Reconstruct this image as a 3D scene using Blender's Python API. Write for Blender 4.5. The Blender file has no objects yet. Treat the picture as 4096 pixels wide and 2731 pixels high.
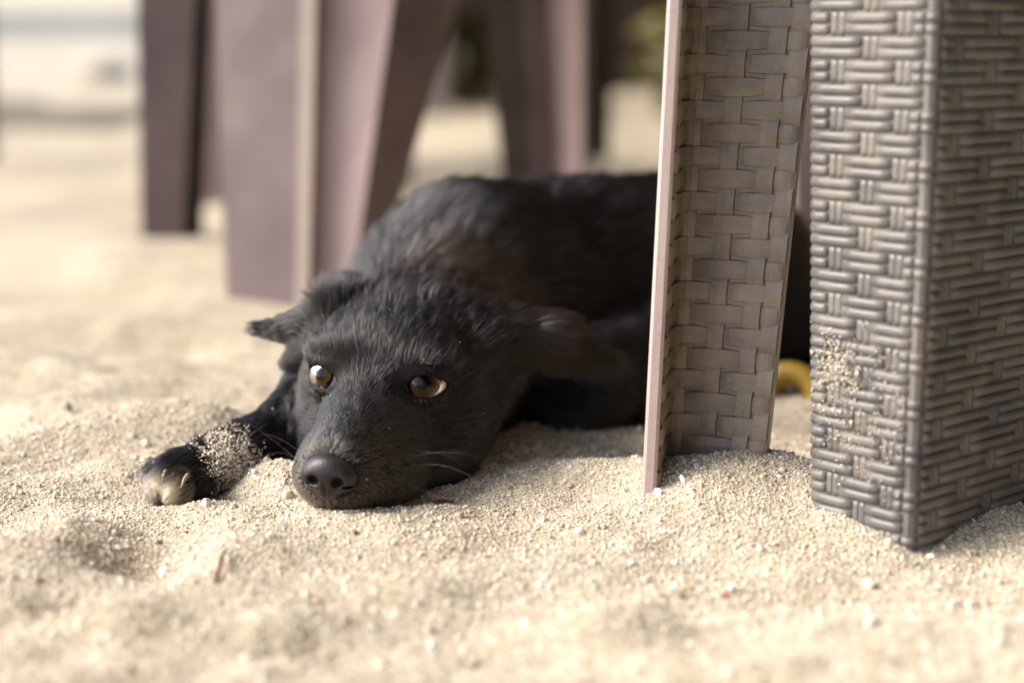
import bpy, math, random
import numpy as np
from mathutils import Vector, Matrix

random.seed(7)
rng = np.random.default_rng(11)
scn = bpy.context.scene
COL = scn.collection
S = 0.01                      # everything below is written in centimetres

# ------------------------------------------------------------------ camera
F_MM, PITCH, CAM_H = 60.0, math.radians(10.5), 18.5
FPX = F_MM / 36.0 * 4096.0
CAMP = np.array([0.0, 0.0, CAM_H])
FW = np.array([0.0, math.cos(PITCH), -math.sin(PITCH)])
UP = np.array([0.0, math.sin(PITCH), math.cos(PITCH)])
RT = np.array([1.0, 0.0, 0.0])
cam_d = bpy.data.cameras.new('camera')
cam = bpy.data.objects.new('camera', cam_d)
COL.objects.link(cam)
cam.location = CAMP * S
cam.rotation_euler = (math.pi / 2 - PITCH, 0, 0)
cam_d.lens = F_MM
cam_d.sensor_width = 36.0
cam_d.clip_start = 0.02
cam_d.clip_end = 400.0
cam_d.dof.use_dof = True
cam_d.dof.focus_distance = 0.672
cam_d.dof.aperture_fstop = 3.8
cam_d.dof.aperture_blades = 9
scn.camera = cam

# ------------------------------------------------------------------ light
SUN_EL, SUN_AZ = math.radians(40), math.radians(-94)   # azimuth measured from +Y (into the picture) towards +X
world = bpy.data.worlds.new('World')
scn.world = world
world.use_nodes = True
wn, wl = world.node_tree.nodes, world.node_tree.links
bg = wn['Background']
sky = wn.new('ShaderNodeTexSky')
sky.sky_type = 'NISHITA'
sky.sun_disc = False
sky.sun_elevation = SUN_EL
sky.sun_rotation = SUN_AZ
sky.air_density = 1.0
sky.dust_density = 2.0
sky.ozone_density = 0.6
wl.new(sky.outputs[0], bg.inputs[0])
bg.inputs[1].default_value = 0.15
sd = bpy.data.lights.new('sun', 'SUN')
sd.energy = 2.15
sd.angle = math.radians(36)
sd.color = (1.0, 0.945, 0.87)
sun = bpy.data.objects.new('sun', sd)
COL.objects.link(sun)
sdir = Vector((math.sin(SUN_AZ) * math.cos(SUN_EL), math.cos(SUN_AZ) * math.cos(SUN_EL), math.sin(SUN_EL)))
sun.rotation_euler = sdir.to_track_quat('Z', 'Y').to_euler()
sun.location = (-3, 0, 4)
vs = scn.view_settings
vs.view_transform = 'Standard'
vs.look = 'None'
vs.exposure = 1.47
vs.gamma = 1.0
vs.use_curve_mapping = False
scn.render.engine = 'CYCLES'
scn.cycles.use_denoising = True
scn.cycles.max_bounces = 8
scn.cycles.sample_clamp_indirect = 6.0
try:
    scn.cycles_curves.shape = 'RIBBONS'
except Exception:
    pass


# ------------------------------------------------------------------ helpers
def P(px, py, zc):
    """a point seen at photograph pixel (px,py), zc centimetres along the view axis"""
    return CAMP + zc * ((px - 2048.0) / FPX * RT - (py - 1365.5) / FPX * UP + FW)


def G(px, py, z=0.0):
    d = (px - 2048.0) / FPX * RT - (py - 1365.5) / FPX * UP + FW
    t = (z - CAM_H) / d[2]
    return CAMP + t * d


def tag(o, label=None, cat=None, group=None, kind=None):
    if label: o['label'] = label
    if cat: o['category'] = cat
    if group: o['group'] = group
    if kind: o['kind'] = kind
    return o


def mesh_data(name, V, Fs, mat=None, smooth=True):
    me = bpy.data.meshes.new(name)
    V = np.asarray(V, dtype=np.float64) * S
    if isinstance(Fs, np.ndarray):
        n, k = Fs.shape
        me.vertices.add(len(V)); me.vertices.foreach_set('co', V.astype(np.float32).ravel())
        me.loops.add(n * k); me.loops.foreach_set('vertex_index', Fs.astype(np.int32).ravel())
        me.polygons.add(n); me.polygons.foreach_set('loop_start', np.arange(0, n * k, k, dtype=np.int32))
        me.polygons.foreach_set('loop_total', np.full(n, k, np.int32))
        me.update(calc_edges=True)
    else:
        me.from_pydata([tuple(v) for v in V], [], Fs)
    me.polygons.foreach_set('use_smooth', np.full(len(me.polygons), smooth, bool))
    if mat: me.materials.append(mat)
    me.update()
    return me


def adopt(o, parent):
    if parent is not None:
        o.parent = parent
        loc = parent.location if parent.type == 'EMPTY' else Vector((0, 0, 0))
        o.matrix_parent_inverse = Matrix.Translation(-Vector(loc))


def obj(name, V, Fs, mat=None, parent=None, smooth=True):
    o = bpy.data.objects.new(name, mesh_data(name, V, Fs, mat, smooth))
    COL.objects.link(o)
    adopt(o, parent)
    return o


def thing(name, loc, label, cat, group=None):
    o = bpy.data.objects.new(name, None)
    o.empty_display_size = 0.02
    COL.objects.link(o)
    o.location = np.asarray(loc) * S
    return tag(o, label, cat, group)


class MB:
    def __init__(s): s.V, s.F = [], []
    def add(s, V, F):
        b = len(s.V)
        s.V += [tuple(map(float, v)) for v in V]
        s.F += [tuple(b + i for i in f) for f in F]
    def loft(s, rings, caps=True):
        n = len(rings[0]); V = [v for r in rings for v in r]; F = []
        for i in range(len(rings) - 1):
            for j in range(n):
                k = (j + 1) % n
                F.append((i * n + j, i * n + k, (i + 1) * n + k, (i + 1) * n + j))
        if caps:
            F.append(tuple(range(n))[::-1]); F.append(tuple((len(rings) - 1) * n + j for j in range(n)))
        s.add(V, F)
    def tube(s, pts, rad, n=8, caps=True):
        pts = [np.asarray(p, float) for p in pts]
        if np.isscalar(rad): rad = [rad] * len(pts)
        rings = []; a = None
        for i, p in enumerate(pts):
            t = pts[min(i + 1, len(pts) - 1)] - pts[max(i - 1, 0)]; t /= np.linalg.norm(t)
            if a is None: a = np.cross(t, [0.3, 0.2, 1.0])
            a = a - t * a.dot(t); a /= np.linalg.norm(a); b = np.cross(t, a)
            rings.append([p + rad[i] * (math.cos(q) * a + math.sin(q) * b) for q in np.linspace(0, 2 * math.pi, n, endpoint=False)])
        s.loft(rings, caps)
    def box(s, c, h, rz=0):
        ca, sa = math.cos(rz), math.sin(rz); V = []
        for z in (-1, 1):
            for x, y in ((-1, -1), (1, -1), (1, 1), (-1, 1)):
                dx, dy = x * h[0], y * h[1]
                V.append((c[0] + dx * ca - dy * sa, c[1] + dx * sa + dy * ca, c[2] + z * h[2]))
        s.add(V, [(3, 2, 1, 0), (4, 5, 6, 7), (0, 1, 5, 4), (1, 2, 6, 5), (2, 3, 7, 6), (3, 0, 4, 7)])
    def make(s, name, mat, parent=None, smooth=False):
        return obj(name, s.V, s.F, mat, parent, smooth)


def hash2(ix, iy, seed):
    n = (ix.astype(np.int64) * 374761393 + iy.astype(np.int64) * 668265263 + seed * 1442695041) & 0xffffffff
    n = ((n ^ (n >> 13)) * 1274126177) & 0xffffffff
    return ((n ^ (n >> 16)) & 0xffff) / 65535.0


def vnoise(x, y, seed=0):
    x = np.asarray(x, float); y = np.asarray(y, float)
    ix, iy = np.floor(x), np.floor(y); fx, fy = x - ix, y - iy
    fx = fx * fx * fx * (fx * (fx * 6 - 15) + 10); fy = fy * fy * fy * (fy * (fy * 6 - 15) + 10)
    a, b = hash2(ix, iy, seed), hash2(ix + 1, iy, seed)
    c, d = hash2(ix, iy + 1, seed), hash2(ix + 1, iy + 1, seed)
    return (a * (1 - fx) + b * fx) * (1 - fy) + (c * (1 - fx) + d * fx) * fy - 0.5


def gauss(x, y, cx, cy, rx, ry, a=0.0):
    ca, sa = math.cos(a), math.sin(a)
    u = ((x - cx) * ca + (y - cy) * sa) / rx; v = (-(x - cx) * sa + (y - cy) * ca) / ry
    return np.exp(-(u * u + v * v))


def sand_low(x, y):
    """broad shape of the ground, cm"""
    x = np.asarray(x, float); y = np.asarray(y, float)
    near = np.clip((y - 30) / 15, 0, 1)
    def g(px, py, rx, ry, a=0.0):
        c = G(px, py, 0.0); return gauss(x, y, c[0], c[1], rx, ry, a)
    h = 1.7 * gauss(x, y, 10.0, 66.0, 7.5, 3.2, -0.10) + 0.75 * gauss(x, y, 2.5, 69.0, 5.0, 2.6, 0.3)
    h += .75 * gauss(x, y, -5.0, 63.0, 5.0, 4.0)
    h += .75 * g(1090, 1925, 1.8, 1.4) - .75 * g(700, 1960, 3.2, 1.8)
    h += 1.1 * g(700, 1740, 5.0, 1.5, .1) + .7 * g(380, 1790, 5, 1.8, .2) - .7 * g(760, 1600, 3.5, 1.6)
    h -= .5 * g(1380, 2060, 3.4, 2.4)
    h -= 1.3 * g(600, 2215, 2.1, 2.1, .4)
    h += 1.0 * g(280, 2150, 2.2, 2.2, .3) + .7 * g(900, 2190, 2.3, 1.6) + .6 * g(1150, 2480, 2.2, 1.2)
    h -= .8 * g(1250, 2560, 2.0, 1.0) + .7 * g(320, 2420, 1.0, .8)
    h += .8 * g(2300, 2500, 2.2, 1.2) - .5 * g(2730, 2420, .8, .8) + .6 * g(500, 2480, 2.4, 1.3)
    h += 1.0 * gauss(x, y, -30, 90, 12, 5) - 1.2 * gauss(x, y, -24, 99, 8, 4)
    h += 1.4 * g(250, 1330, 7, 3) - 1.2 * g(420, 1180, 7, 3) + 1.2 * g(560, 1060, 8, 4)
    h += 1.2 * vnoise(x / 9.0, y / 7.0, 3) * np.clip(1.2 - np.abs(y - 66) / 60, .35, 1.2)
    far = np.clip((y - 85) / 60, 0, 1)
    h += far * (3.5 * vnoise(x / 30.0, y / 22.0, 5) + 2.0 * vnoise(x / 13, y / 10, 6))
    rise = np.clip((y - 560) / 500, 0, 3)
    h += 26 * rise * np.clip((-x + 150) / 300, 0, 1) + np.clip(y - 560, 0, None) * 0.006
    return h * np.clip(near + .3, 0, 1)


def sand_h(x, y):
    h = sand_low(x, y)
    f = np.clip(2.6 - np.asarray(y) / 60.0, 0.0, 1.0)
    h = h + 0.62 * vnoise(x / 3.3, y / 2.6, 8) * f + 0.20 * vnoise(x / 1.5, y / 1.3, 9) * f
    h = h + 0.09 * vnoise(x / .62, y / .6, 12) * f
    return h


# ------------------------------------------------------------------ materials
def new_mat(name):
    m = bpy.data.materials.new(name); m.use_nodes = True
    nt = m.node_tree; b = nt.nodes['Principled BSDF']
    return m, nt.nodes, nt.links, b


def ramp(nodes, links, fac, stops):
    r = nodes.new('ShaderNodeValToRGB')
    while len(r.color_ramp.elements) < len(stops): r.color_ramp.elements.new(0.5)
    for e, (p, c) in zip(r.color_ramp.elements, stops): e.position = p; e.color = (*c, 1)
    links.new(fac, r.inputs[0])
    return r.outputs[0]


def noise(nodes, links, scale, detail=4, coord=None, rough=.55, stretch=None):
    t = nodes.new('ShaderNodeTexNoise'); t.inputs['Scale'].default_value = scale; t.inputs['Detail'].default_value = detail
    t.inputs['Roughness'].default_value = rough
    c = nodes.new('ShaderNodeTexCoord').outputs['Object'] if coord is None else coord
    if stretch:
        mp = nodes.new('ShaderNodeMapping'); mp.inputs['Scale'].default_value = stretch
        links.new(c, mp.inputs[0]); c = mp.outputs[0]
    links.new(c, t.inputs['Vector'])
    return t.outputs['Fac']


def bump(nodes, links, b, h, strength, dist):
    bp = nodes.new('ShaderNodeBump'); bp.inputs['Strength'].default_value = strength; bp.inputs['Distance'].default_value = dist
    links.new(h, bp.inputs['Height']); links.new(bp.outputs[0], b.inputs['Normal'])


def mix(nodes, links, fac, a, b_, mode='MIX'):
    m = nodes.new('ShaderNodeMix'); m.data_type = 'RGBA'; m.blend_type = mode
    for sock, v in ((m.inputs[0], fac), (m.inputs[6], a), (m.inputs[7], b_)):
        if hasattr(v, 'links') or hasattr(v, 'is_linked'): links.new(v, sock)
        elif isinstance(v, tuple): sock.default_value = (*v, 1)
        else: sock.default_value = v
    return m.outputs[2]


def mat_sand():
    m, n, l, b = new_mat('sand')
    co = n.new('ShaderNodeTexCoord').outputs['Object']
    vo = n.new('ShaderNodeTexVoronoi'); vo.inputs['Scale'].default_value = 650; l.new(co, vo.inputs['Vector'])
    sep = n.new('ShaderNodeSeparateColor'); l.new(vo.outputs['Color'], sep.inputs[0])
    c1 = ramp(n, l, sep.outputs[0], [(0, (.34, .28, .195)), (.35, (.44, .373, .272)), (.8, (.52, .452, .342)), (1, (.63, .57, .47))])
    c2 = ramp(n, l, noise(n, l, 14, 4, co), [(.3, (.86, .83, .78)), (.7, (1, 1, 1))])
    l.new(mix(n, l, 1.0, c1, c2, 'MULTIPLY'), b.inputs['Base Color'])
    b.inputs['Roughness'].default_value = .95
    b.inputs['Specular IOR Level'].default_value = .25
    bump(n, l, b, vo.outputs['Distance'], .55, .0016)
    return m


def mat_grain():
    m, n, l, b = new_mat('sand_grain')
    oi = n.new('ShaderNodeObjectInfo')
    c = ramp(n, l, oi.outputs['Random'], [(0, (.15, .105, .07)), (.04, (.44, .365, .26)), (.45, (.60, .522, .395)), (.8, (.68, .605, .48)), (.97, (.80, .76, .68)), (1, (.58, .38, .20))])
    l.new(c, b.inputs['Base Color'])
    b.inputs['Roughness'].default_value = .7
    b.inputs['Specular IOR Level'].default_value = .4
    return m


def mat_plastic(name, dark, light, dust, dust_amt, rough, grain=(90, 90, 9), bumps=.12, spec=.5):
    m, n, l, b = new_mat(name)
    co = n.new('ShaderNodeTexCoord').outputs['Object']
    base = ramp(n, l, noise(n, l, 14, 5, co), [(.3, dark), (.7, light)])
    g = n.new('ShaderNodeNewGeometry')
    d1 = ramp(n, l, noise(n, l, 55, 6, co, .7), [(.42, (0, 0, 0)), (.72, (1, 1, 1))])
    mm = n.new('ShaderNodeMath'); mm.operation = 'MULTIPLY'; mm.inputs[1].default_value = dust_amt; l.new(d1, mm.inputs[0])
    l.new(mix(n, l, mm.outputs[0], base, dust), b.inputs['Base Color'])
    rr = n.new('ShaderNodeMapRange'); rr.inputs[3].default_value = rough - .1; rr.inputs[4].default_value = rough + .22
    l.new(d1, rr.inputs[0]); l.new(rr.outputs[0], b.inputs['Roughness'])
    b.inputs['Specular IOR Level'].default_value = spec
    bump(n, l, b, noise(n, l, 12, 5, co, .6, grain), bumps, .002)
    return m


def mat_simple(name, c, rough=.6, spec=.4, var=.25, scale=40, bumps=0.0):
    m, n, l, b = new_mat(name)
    co = n.new('ShaderNodeTexCoord').outputs['Object']
    f = noise(n, l, scale, 5, co)
    lo = tuple(x * (1 - var) for x in c); hi = tuple(min(1, x * (1 + var)) for x in c)
    l.new(ramp(n, l, f, [(.3, lo), (.7, hi)]), b.inputs['Base Color'])
    b.inputs['Roughness'].default_value = rough; b.inputs['Specular IOR Level'].default_value = spec
    if bumps: bump(n, l, b, f, bumps, .002)
    return m


M_SAND, M_GRAIN = mat_sand(), mat_grain()
M_MID = mat_plastic('dusty_brown_plastic', (.155, .116, .088), (.232, .180, .138), (.43, .345, .25), .55, .5)
M_RIM = mat_plastic('mauve_plastic_rim', (.40, .30, .285), (.46, .36, .335), (.5, .42, .36), .3, .35)
M_WICK = mat_plastic('grey_brown_plastic', (.085, .081, .078), (.148, .140, .133), (.36, .30, .225), .42, .48, bumps=.1, spec=.5)
M_BACK = mat_plastic('plum_brown_plastic', (.15, .10, .10), (.20, .135, .13), (.32, .25, .2), .2, .42, (14, 14, 110), .35)
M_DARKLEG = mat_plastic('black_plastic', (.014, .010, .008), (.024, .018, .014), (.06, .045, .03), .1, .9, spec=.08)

# ------------------------------------------------------------------ sand
def spaced(lo, hi, d, out_lo, out_hi, g=1.16):
    a = list(np.arange(lo, hi, d)); s = d; x = a[-1]
    while x < out_hi: s *= g; x += s; a.append(x)
    s = d; x = a[0]; b = []
    while x > out_lo: s *= g; x -= s; b.append(x)
    return np.array(b[::-1] + a)


gx = spaced(-24, 23, .125, -6000, 6000)
gy = spaced(45, 84, .125, -600, 9000, 1.05)
X, Y = np.meshgrid(gx, gy)
Z = sand_h(X, Y)
V = np.stack([X, Y, Z], -1).reshape(-1, 3)
nx, ny = len(gx), len(gy)
ii = (np.arange(ny - 1)[:, None] * nx + np.arange(nx - 1)[None, :]).ravel()
sand = obj('sand', V, np.stack([ii, ii + 1, ii + nx + 1, ii + nx], -1), M_SAND)
tag(sand, kind='structure')


def grain_group(mat):
    ng = bpy.data.node_groups.new('grains', 'GeometryNodeTree')
    ng.interface.new_socket('Geometry', in_out='INPUT', socket_type='NodeSocketGeometry')
    ng.interface.new_socket('Geometry', in_out='OUTPUT', socket_type='NodeSocketGeometry')
    n, l = ng.nodes, ng.links
    gi, go = n.new('NodeGroupInput'), n.new('NodeGroupOutput')
    ico = n.new('GeometryNodeMeshIcoSphere'); ico.inputs['Radius'].default_value = 1.0; ico.inputs['Subdivisions'].default_value = 2
    sp = n.new('GeometryNodeSetPosition'); nz = n.new('ShaderNodeTexNoise'); nz.inputs['Scale'].default_value = 1.1
    vm = n.new('ShaderNodeVectorMath'); vm.operation = 'SUBTRACT'; vm.inputs[1].default_value = (.5, .5, .5)
    l.new(nz.outputs['Color'], vm.inputs[0])
    vsn = n.new('ShaderNodeVectorMath'); vsn.operation = 'SCALE'; vsn.inputs['Scale'].default_value = 1.1; l.new(vm.outputs[0], vsn.inputs[0])
    l.new(ico.outputs['Mesh'], sp.inputs['Geometry']); l.new(vsn.outputs[0], sp.inputs['Offset'])
    sm = n.new('GeometryNodeSetMaterial'); sm.inputs['Material'].default_value = mat; l.new(sp.outputs[0], sm.inputs['Geometry'])
    ip = n.new('GeometryNodeInstanceOnPoints')
    l.new(gi.outputs[0], ip.inputs['Points']); l.new(sm.outputs[0], ip.inputs['Instance'])
    a = n.new('GeometryNodeInputNamedAttribute'); a.data_type = 'FLOAT_VECTOR'; a.inputs['Name'].default_value = 'gscale'
    r = n.new('GeometryNodeInputNamedAttribute'); r.data_type = 'FLOAT_VECTOR'; r.inputs['Name'].default_value = 'grot'
    l.new(a.outputs[0], ip.inputs['Scale']); l.new(r.outputs[0], ip.inputs['Rotation'])
    l.new(ip.outputs[0], go.inputs[0])
    return ng


GG = grain_group(M_GRAIN)


def grains(name, pts, rad, label, seed=1):
    r = np.random.default_rng(seed)
    n = len(pts)
    me = bpy.data.meshes.new(name); me.vertices.add(n)
    me.vertices.foreach_set('co', (np.asarray(pts) * S).astype(np.float32).ravel())
    sc = rad[:, None] * S * r.uniform(.6, 1.25, (n, 3))
    a = me.attributes.new('gscale', 'FLOAT_VECTOR', 'POINT'); a.data.foreach_set('vector', sc.astype(np.float32).ravel())
    a = me.attributes.new('grot', 'FLOAT_VECTOR', 'POINT'); a.data.foreach_set('vector', r.uniform(0, 6.28, (n, 3)).astype(np.float32).ravel())
    o = bpy.data.objects.new(name, me); COL.objects.link(o)
    md = o.modifiers.new('grains', 'NODES'); md.node_group = GG
    return tag(o, label, 'sand', kind='stuff')


n1 = 230000
px_ = rng.uniform(-23, 22, n1); py_ = 45 + 41 * rng.random(n1) ** 1.1
rad = np.exp(rng.normal(math.log(.028), .45, n1)).clip(.018, .13)
n2 = 1000
px_ = np.concatenate([px_, rng.uniform(-23, 22, n2)]); py_ = np.concatenate([py_, rng.uniform(46, 84, n2)])
rad = np.concatenate([rad, np.exp(rng.normal(math.log(.105), .32, n2)).clip(.06, .24)])
pz_ = sand_h(px_, py_) + rad * rng.uniform(-.3, .55, len(rad))
grains('sand_grains', np.stack([px_, py_, pz_], -1), rad, 'loose coarse pale sand grains and shell grit covering the beach')


# ------------------------------------------------------------------ puppy: signed distances -> one continuous skin
EX = np.array([4.15, -0.35, 1.10]); EX /= np.linalg.norm(EX)
nv = np.array([-1.30, -3.68, 4.05]); nv -= EX * nv.dot(EX); nv /= np.linalg.norm(nv)
pv = -np.cross(EX, nv)
if pv[1] < 0: pv = -pv
a_ = math.radians(24.8)
EY = nv * math.cos(a_) + pv * math.sin(a_)
EZ = pv * math.cos(a_) - nv * math.sin(a_)
C2W = np.stack([RT, UP, -FW], 1)                  # camera frame (x right, y up, z to viewer) -> world
HX, HY, HZ = C2W @ EX, C2W @ EY, C2W @ EZ
HO = P(1500, 1530, 68.3)
HM = np.stack([HX, HY, HZ], 1)


def HL(x, y, z): return HO + HM @ np.array([x, y, z], float)


xs = np.concatenate([np.arange(-18, -11, .13), np.arange(-11, 2.6, .085), np.arange(2.6, 22, .24)])
ys = np.concatenate([np.arange(60.5, 74, .085), np.arange(74, 103, .24)])
zs = np.concatenate([np.arange(-2.5, -.2, .2), np.arange(-.2, 10.2, .085), np.arange(10.2, 14, .2)])
FLD = np.full((len(xs), len(ys), len(zs)), 9.0, np.float32)


def block(lo, hi):
    sl = []
    for ax, a, b in zip((xs, ys, zs), lo, hi):
        i0 = max(0, np.searchsorted(ax, a) - 1); i1 = min(len(ax), np.searchsorted(ax, b) + 1)
        sl.append(slice(i0, max(i1, i0)))
    g = np.meshgrid(xs[sl[0]], ys[sl[1]], zs[sl[2]], indexing='ij')
    return tuple(sl), np.stack(g, -1).astype(np.float32)


def smin(a, b, k):
    h = np.clip(.5 + .5 * (b - a) / k, 0, 1)
    return b + (a - b) * h - k * h * (1 - h)


def combine(sl, d, k, mode):
    A = FLD[sl]
    if mode == 'add': FLD[sl] = smin(A, d, k)
    else: FLD[sl] = -smin(-A, d, k)


def ell(c, r, M=None, k=.8, mode='add'):
    c = np.asarray(c, float); r = np.asarray(r, float); m = r.max() + k + .6
    sl, Q = block(c - m, c + m)
    q = Q - c.astype(np.float32)
    if M is not None: q = q @ M.astype(np.float32)
    k0 = np.linalg.norm(q / r, axis=-1); k1 = np.linalg.norm(q / (r * r), axis=-1) + 1e-6
    combine(sl, (k0 * (k0 - 1) / k1).astype(np.float32), k, mode)


def cone(a, b, ra, rb, k=.8, mode='add', sq=None):
    a = np.asarray(a, float); b = np.asarray(b, float); m = max(ra, rb) + k + .6
    sl, Q = block(np.minimum(a, b) - m, np.maximum(a, b) + m)
    ab = b - a; L = ab.dot(ab)
    t = np.clip(((Q - a) @ ab) / L, 0, 1)
    d = Q - a - t[..., None] * ab
    if sq is not None:                           # flatten across direction sq[0] by factor sq[1]
        s_ = (d @ sq[0])[..., None]; d = d + s_ * sq[0] * (sq[1] - 1)
    combine(sl, (np.linalg.norm(d, axis=-1) - (ra + (rb - ra) * t)).astype(np.float32), k, mode)


def hell(c, r, k=.6, mode='add'): ell(HL(*c), r, HM, k, mode)
def hcone(a, b, ra, rb, k=.6, mode='add'): cone(HL(*a), HL(*b), ra, rb, k, mode)


# trunk and neck
chest = np.array([-1.8, 83.0, 4.9]); rump = np.array([10.8, 93.5, 4.9])
cone(chest, rump, 5.4, 5.6, 2.0)
ell((-2.2, 82.4, 5.6), (4.3, 4.2, 4.4), None, 2.0)                 # shoulder
cone(HL(0, -5.0, -1.0), chest + np.array([0, -1, -.3]), 3.7, 5.0, 2.2)
cone((3.0, 77.6, 2.2), (8.5, 84.5, 2.2), 2.3, 2.6, 1.8)            # far elbow and belly line
cone((12.5, 91.0, 2.3), (18, 92.5, 1.8), 2.8, 2.2, 1.5)              # thigh
cone((18, 92, 1.2), (18, 88.5, .9), 1.5, 1.2, 1.0)               # hind foot
cone(rump + np.array([3, 3, -2]), (20, 99, 1.0), 1.6, .9, 1.0)     # tail
# foreleg reaching to the left of the picture
EL, WR, PW = P(1215, 1705, 74.0), P(890, 1850, 71.0), P(722, 1915, 69.5)
cone(P(1330, 1560, 78), EL, 2.1, 1.6, 1.2)
cone(EL, WR, 1.55, 1.16, .8)
cone(WR, PW, 1.16, 1.12, .6)
TOES = [(P(655, 1915, 68.9), .50), (P(730, 1942, 68.0), .60), (P(636, 1888, 69.6), .45), (P(812, 1940, 68.5), .50)]
for c, r in TOES:
    cone(PW + (c - PW) * .2, c, .50, r, .12)
# head
hell((0, -4.1, -0.5), (4.0, 4.2, 2.75), 1.2)
hell((0, -1.5, 0.35), (3.0, 2.15, 1.75), 1.0)
for s in (-1, 1):
    hell((2.25 * s, -2.8, -1.8), (1.75, 2.5, 2.0), 1.0)
    hell((1.95 * s, -.7, .8), (1.2, .9, .5), .8)
    hell((.95 * s, 3.2, -2.75), (.95, 1.6, .95), .6)
hcone((0, 0.2, -1.8), (0, 3.9, -2.3), 2.2, 1.45, .8)
hcone((0, 0.0, -.95), (0, 4.1, -1.8), 1.38, 1.0, .8)
for s in (-1, 1):
    hell((1.40 * s, 1.0, -2.95), (1.25, 2.8, 1.25), .8)
    hell((2.1 * s, -1.9, -3.0), (1.6, 2.5, 1.6), .8)
hcone((0, -2.5, -3.1), (0, 3.6, -3.1), 1.6, .85, .9)
# ears: folded back and out
ebx = HL(-3.2, -4.3, 1.6)
cone(ebx, P(1205, 1325, 73.4), 1.15, .55, .7)
cone(P(1235, 1305, 73.2), P(1120, 1322, 73.6), .66, .40, .4)
cone(P(1150, 1322, 73.5), P(1030, 1312, 73.8), .5, .2, .3)
cone(HL(-3.4, -4.0, .4), P(1185, 1440, 73.2), 1.0, .5, .6)
cone(HL(3.0, -4.8, .7), P(2170, 1350, 72.6), 1.4, 1.15, 1.6, sq=(HZ, 1.4))
cone(P(2170, 1350, 72.6), P(2440, 1432, 73.6), 1.15, .3, .5, sq=(HZ, 1.5))
# eyes
EYES = []
for s in (-1, 1):
    c = HL(1.98 * s, -.42, 0.0)
    ax = HM @ np.array([.36 * s, 1.0, .10]); ax /= np.linalg.norm(ax)
    uu = HX - ax * HX.dot(ax); uu /= np.linalg.norm(uu)
    vv = np.cross(ax, uu); vv *= np.sign(vv.dot(HZ))
    EYES.append((s, c, ax, uu, vv))
    ell(c, (1.0, 1.0, 1.0), None, .22)
    sl, Q = block(c - 1.6, c + 1.6)
    q = Q - c
    u, v, w = q @ uu, q @ vv, q @ ax
    tilt = v - .03 * u * s
    half = np.where(tilt > 0, .51, .39) * np.clip(1 - (u / .92) ** 2, -1.5, 1)
    d = np.maximum((np.abs(tilt) - half) * .75, -(w - .15))
    combine(sl, d.astype(np.float32), .05, 'sub')
# mouth line
hcone((-.0, 4.6, -3.25), (1.6, 2.2, -3.55), .10, .08, .10, 'sub')
hcone((-.0, 4.6, -3.25), (-1.6, 2.2, -3.55), .10, .08, .10, 'sub')


def surface_nets(FL, xs, ys, zs):
    neg = FL < 0
    c = [neg[i:FL.shape[0] - 1 + i, j:FL.shape[1] - 1 + j, k:FL.shape[2] - 1 + k] for i in (0, 1) for j in (0, 1) for k in (0, 1)]
    cnt = sum(a.astype(np.int8) for a in c)
    I, J, K = np.nonzero((cnt > 0) & (cnt < 8))
    idx = np.full(cnt.shape, -1, np.int32); idx[I, J, K] = np.arange(len(I))
    acc = np.zeros((len(I), 3)); num = np.zeros(len(I))
    cor = [(i, j, k) for i in (0, 1) for j in (0, 1) for k in (0, 1)]
    for a in range(8):
        for b in range(a + 1, 8):
            if sum(abs(cor[a][q] - cor[b][q]) for q in range(3)) != 1: continue
            A, B = cor[a], cor[b]
            fa = FL[I + A[0], J + A[1], K + A[2]]; fb = FL[I + B[0], J + B[1], K + B[2]]
            m = (fa < 0) != (fb < 0)
            t = np.where(m, fa / np.where(m, fa - fb, 1), 0)
            pa = np.stack([xs[I + A[0]], ys[J + A[1]], zs[K + A[2]]], -1); pb = np.stack([xs[I + B[0]], ys[J + B[1]], zs[K + B[2]]], -1)
            acc += np.where(m[:, None], pa + (pb - pa) * t[:, None], 0); num += m
    V = acc / num[:, None]
    quads = []
    s = FL.shape
    for ax in range(3):
        sl0 = [slice(1, s[0] - 1), slice(1, s[1] - 1), slice(1, s[2] - 1)]; sl1 = list(sl0)
        sl0[ax] = slice(0, s[ax] - 1); sl1[ax] = slice(1, s[ax])
        a, b = neg[tuple(sl0)], neg[tuple(sl1)]
        E = np.array(np.nonzero(a != b)); inside = a[tuple(E)]
        off = np.ones((3, 1), int); off[ax] = 0
        E = E + off
        o1, o2 = [(1, 2), (2, 0), (0, 1)][ax]
        def cell(d1, d2):
            e = E.copy(); e[o1] -= d1; e[o2] -= d2
            return idx[tuple(e)]
        q = np.stack([cell(1, 1), cell(0, 1), cell(0, 0), cell(1, 0)], -1)
        q[~inside] = q[~inside][:, ::-1]
        quads.append(q)
    return V, np.concatenate(quads)


def vert_normals(V, Q):
    fn = np.cross(V[Q[:, 2]] - V[Q[:, 0]], V[Q[:, 3]] - V[Q[:, 1]])
    N = np.zeros_like(V)
    for k in range(4): np.add.at(N, Q[:, k], fn)
    return N / (np.linalg.norm(N, axis=1, keepdims=True) + 1e-12), .5 * np.linalg.norm(fn, axis=1)


DV, DQ = surface_nets(FLD, xs, ys, zs)
del FLD
for _ in range(2):                                 # light smoothing
    A = np.zeros_like(DV); n_ = np.zeros(len(DV))
    for a, b in ((0, 1), (1, 2), (2, 3), (3, 0)):
        np.add.at(A, DQ[:, a], DV[DQ[:, b]]); np.add.at(n_, DQ[:, a], 1)
        np.add.at(A, DQ[:, b], DV[DQ[:, a]]); np.add.at(n_, DQ[:, b], 1)
    DV = DV * .5 + .5 * A / n_[:, None]
DN, DA = vert_normals(DV, DQ)

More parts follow.
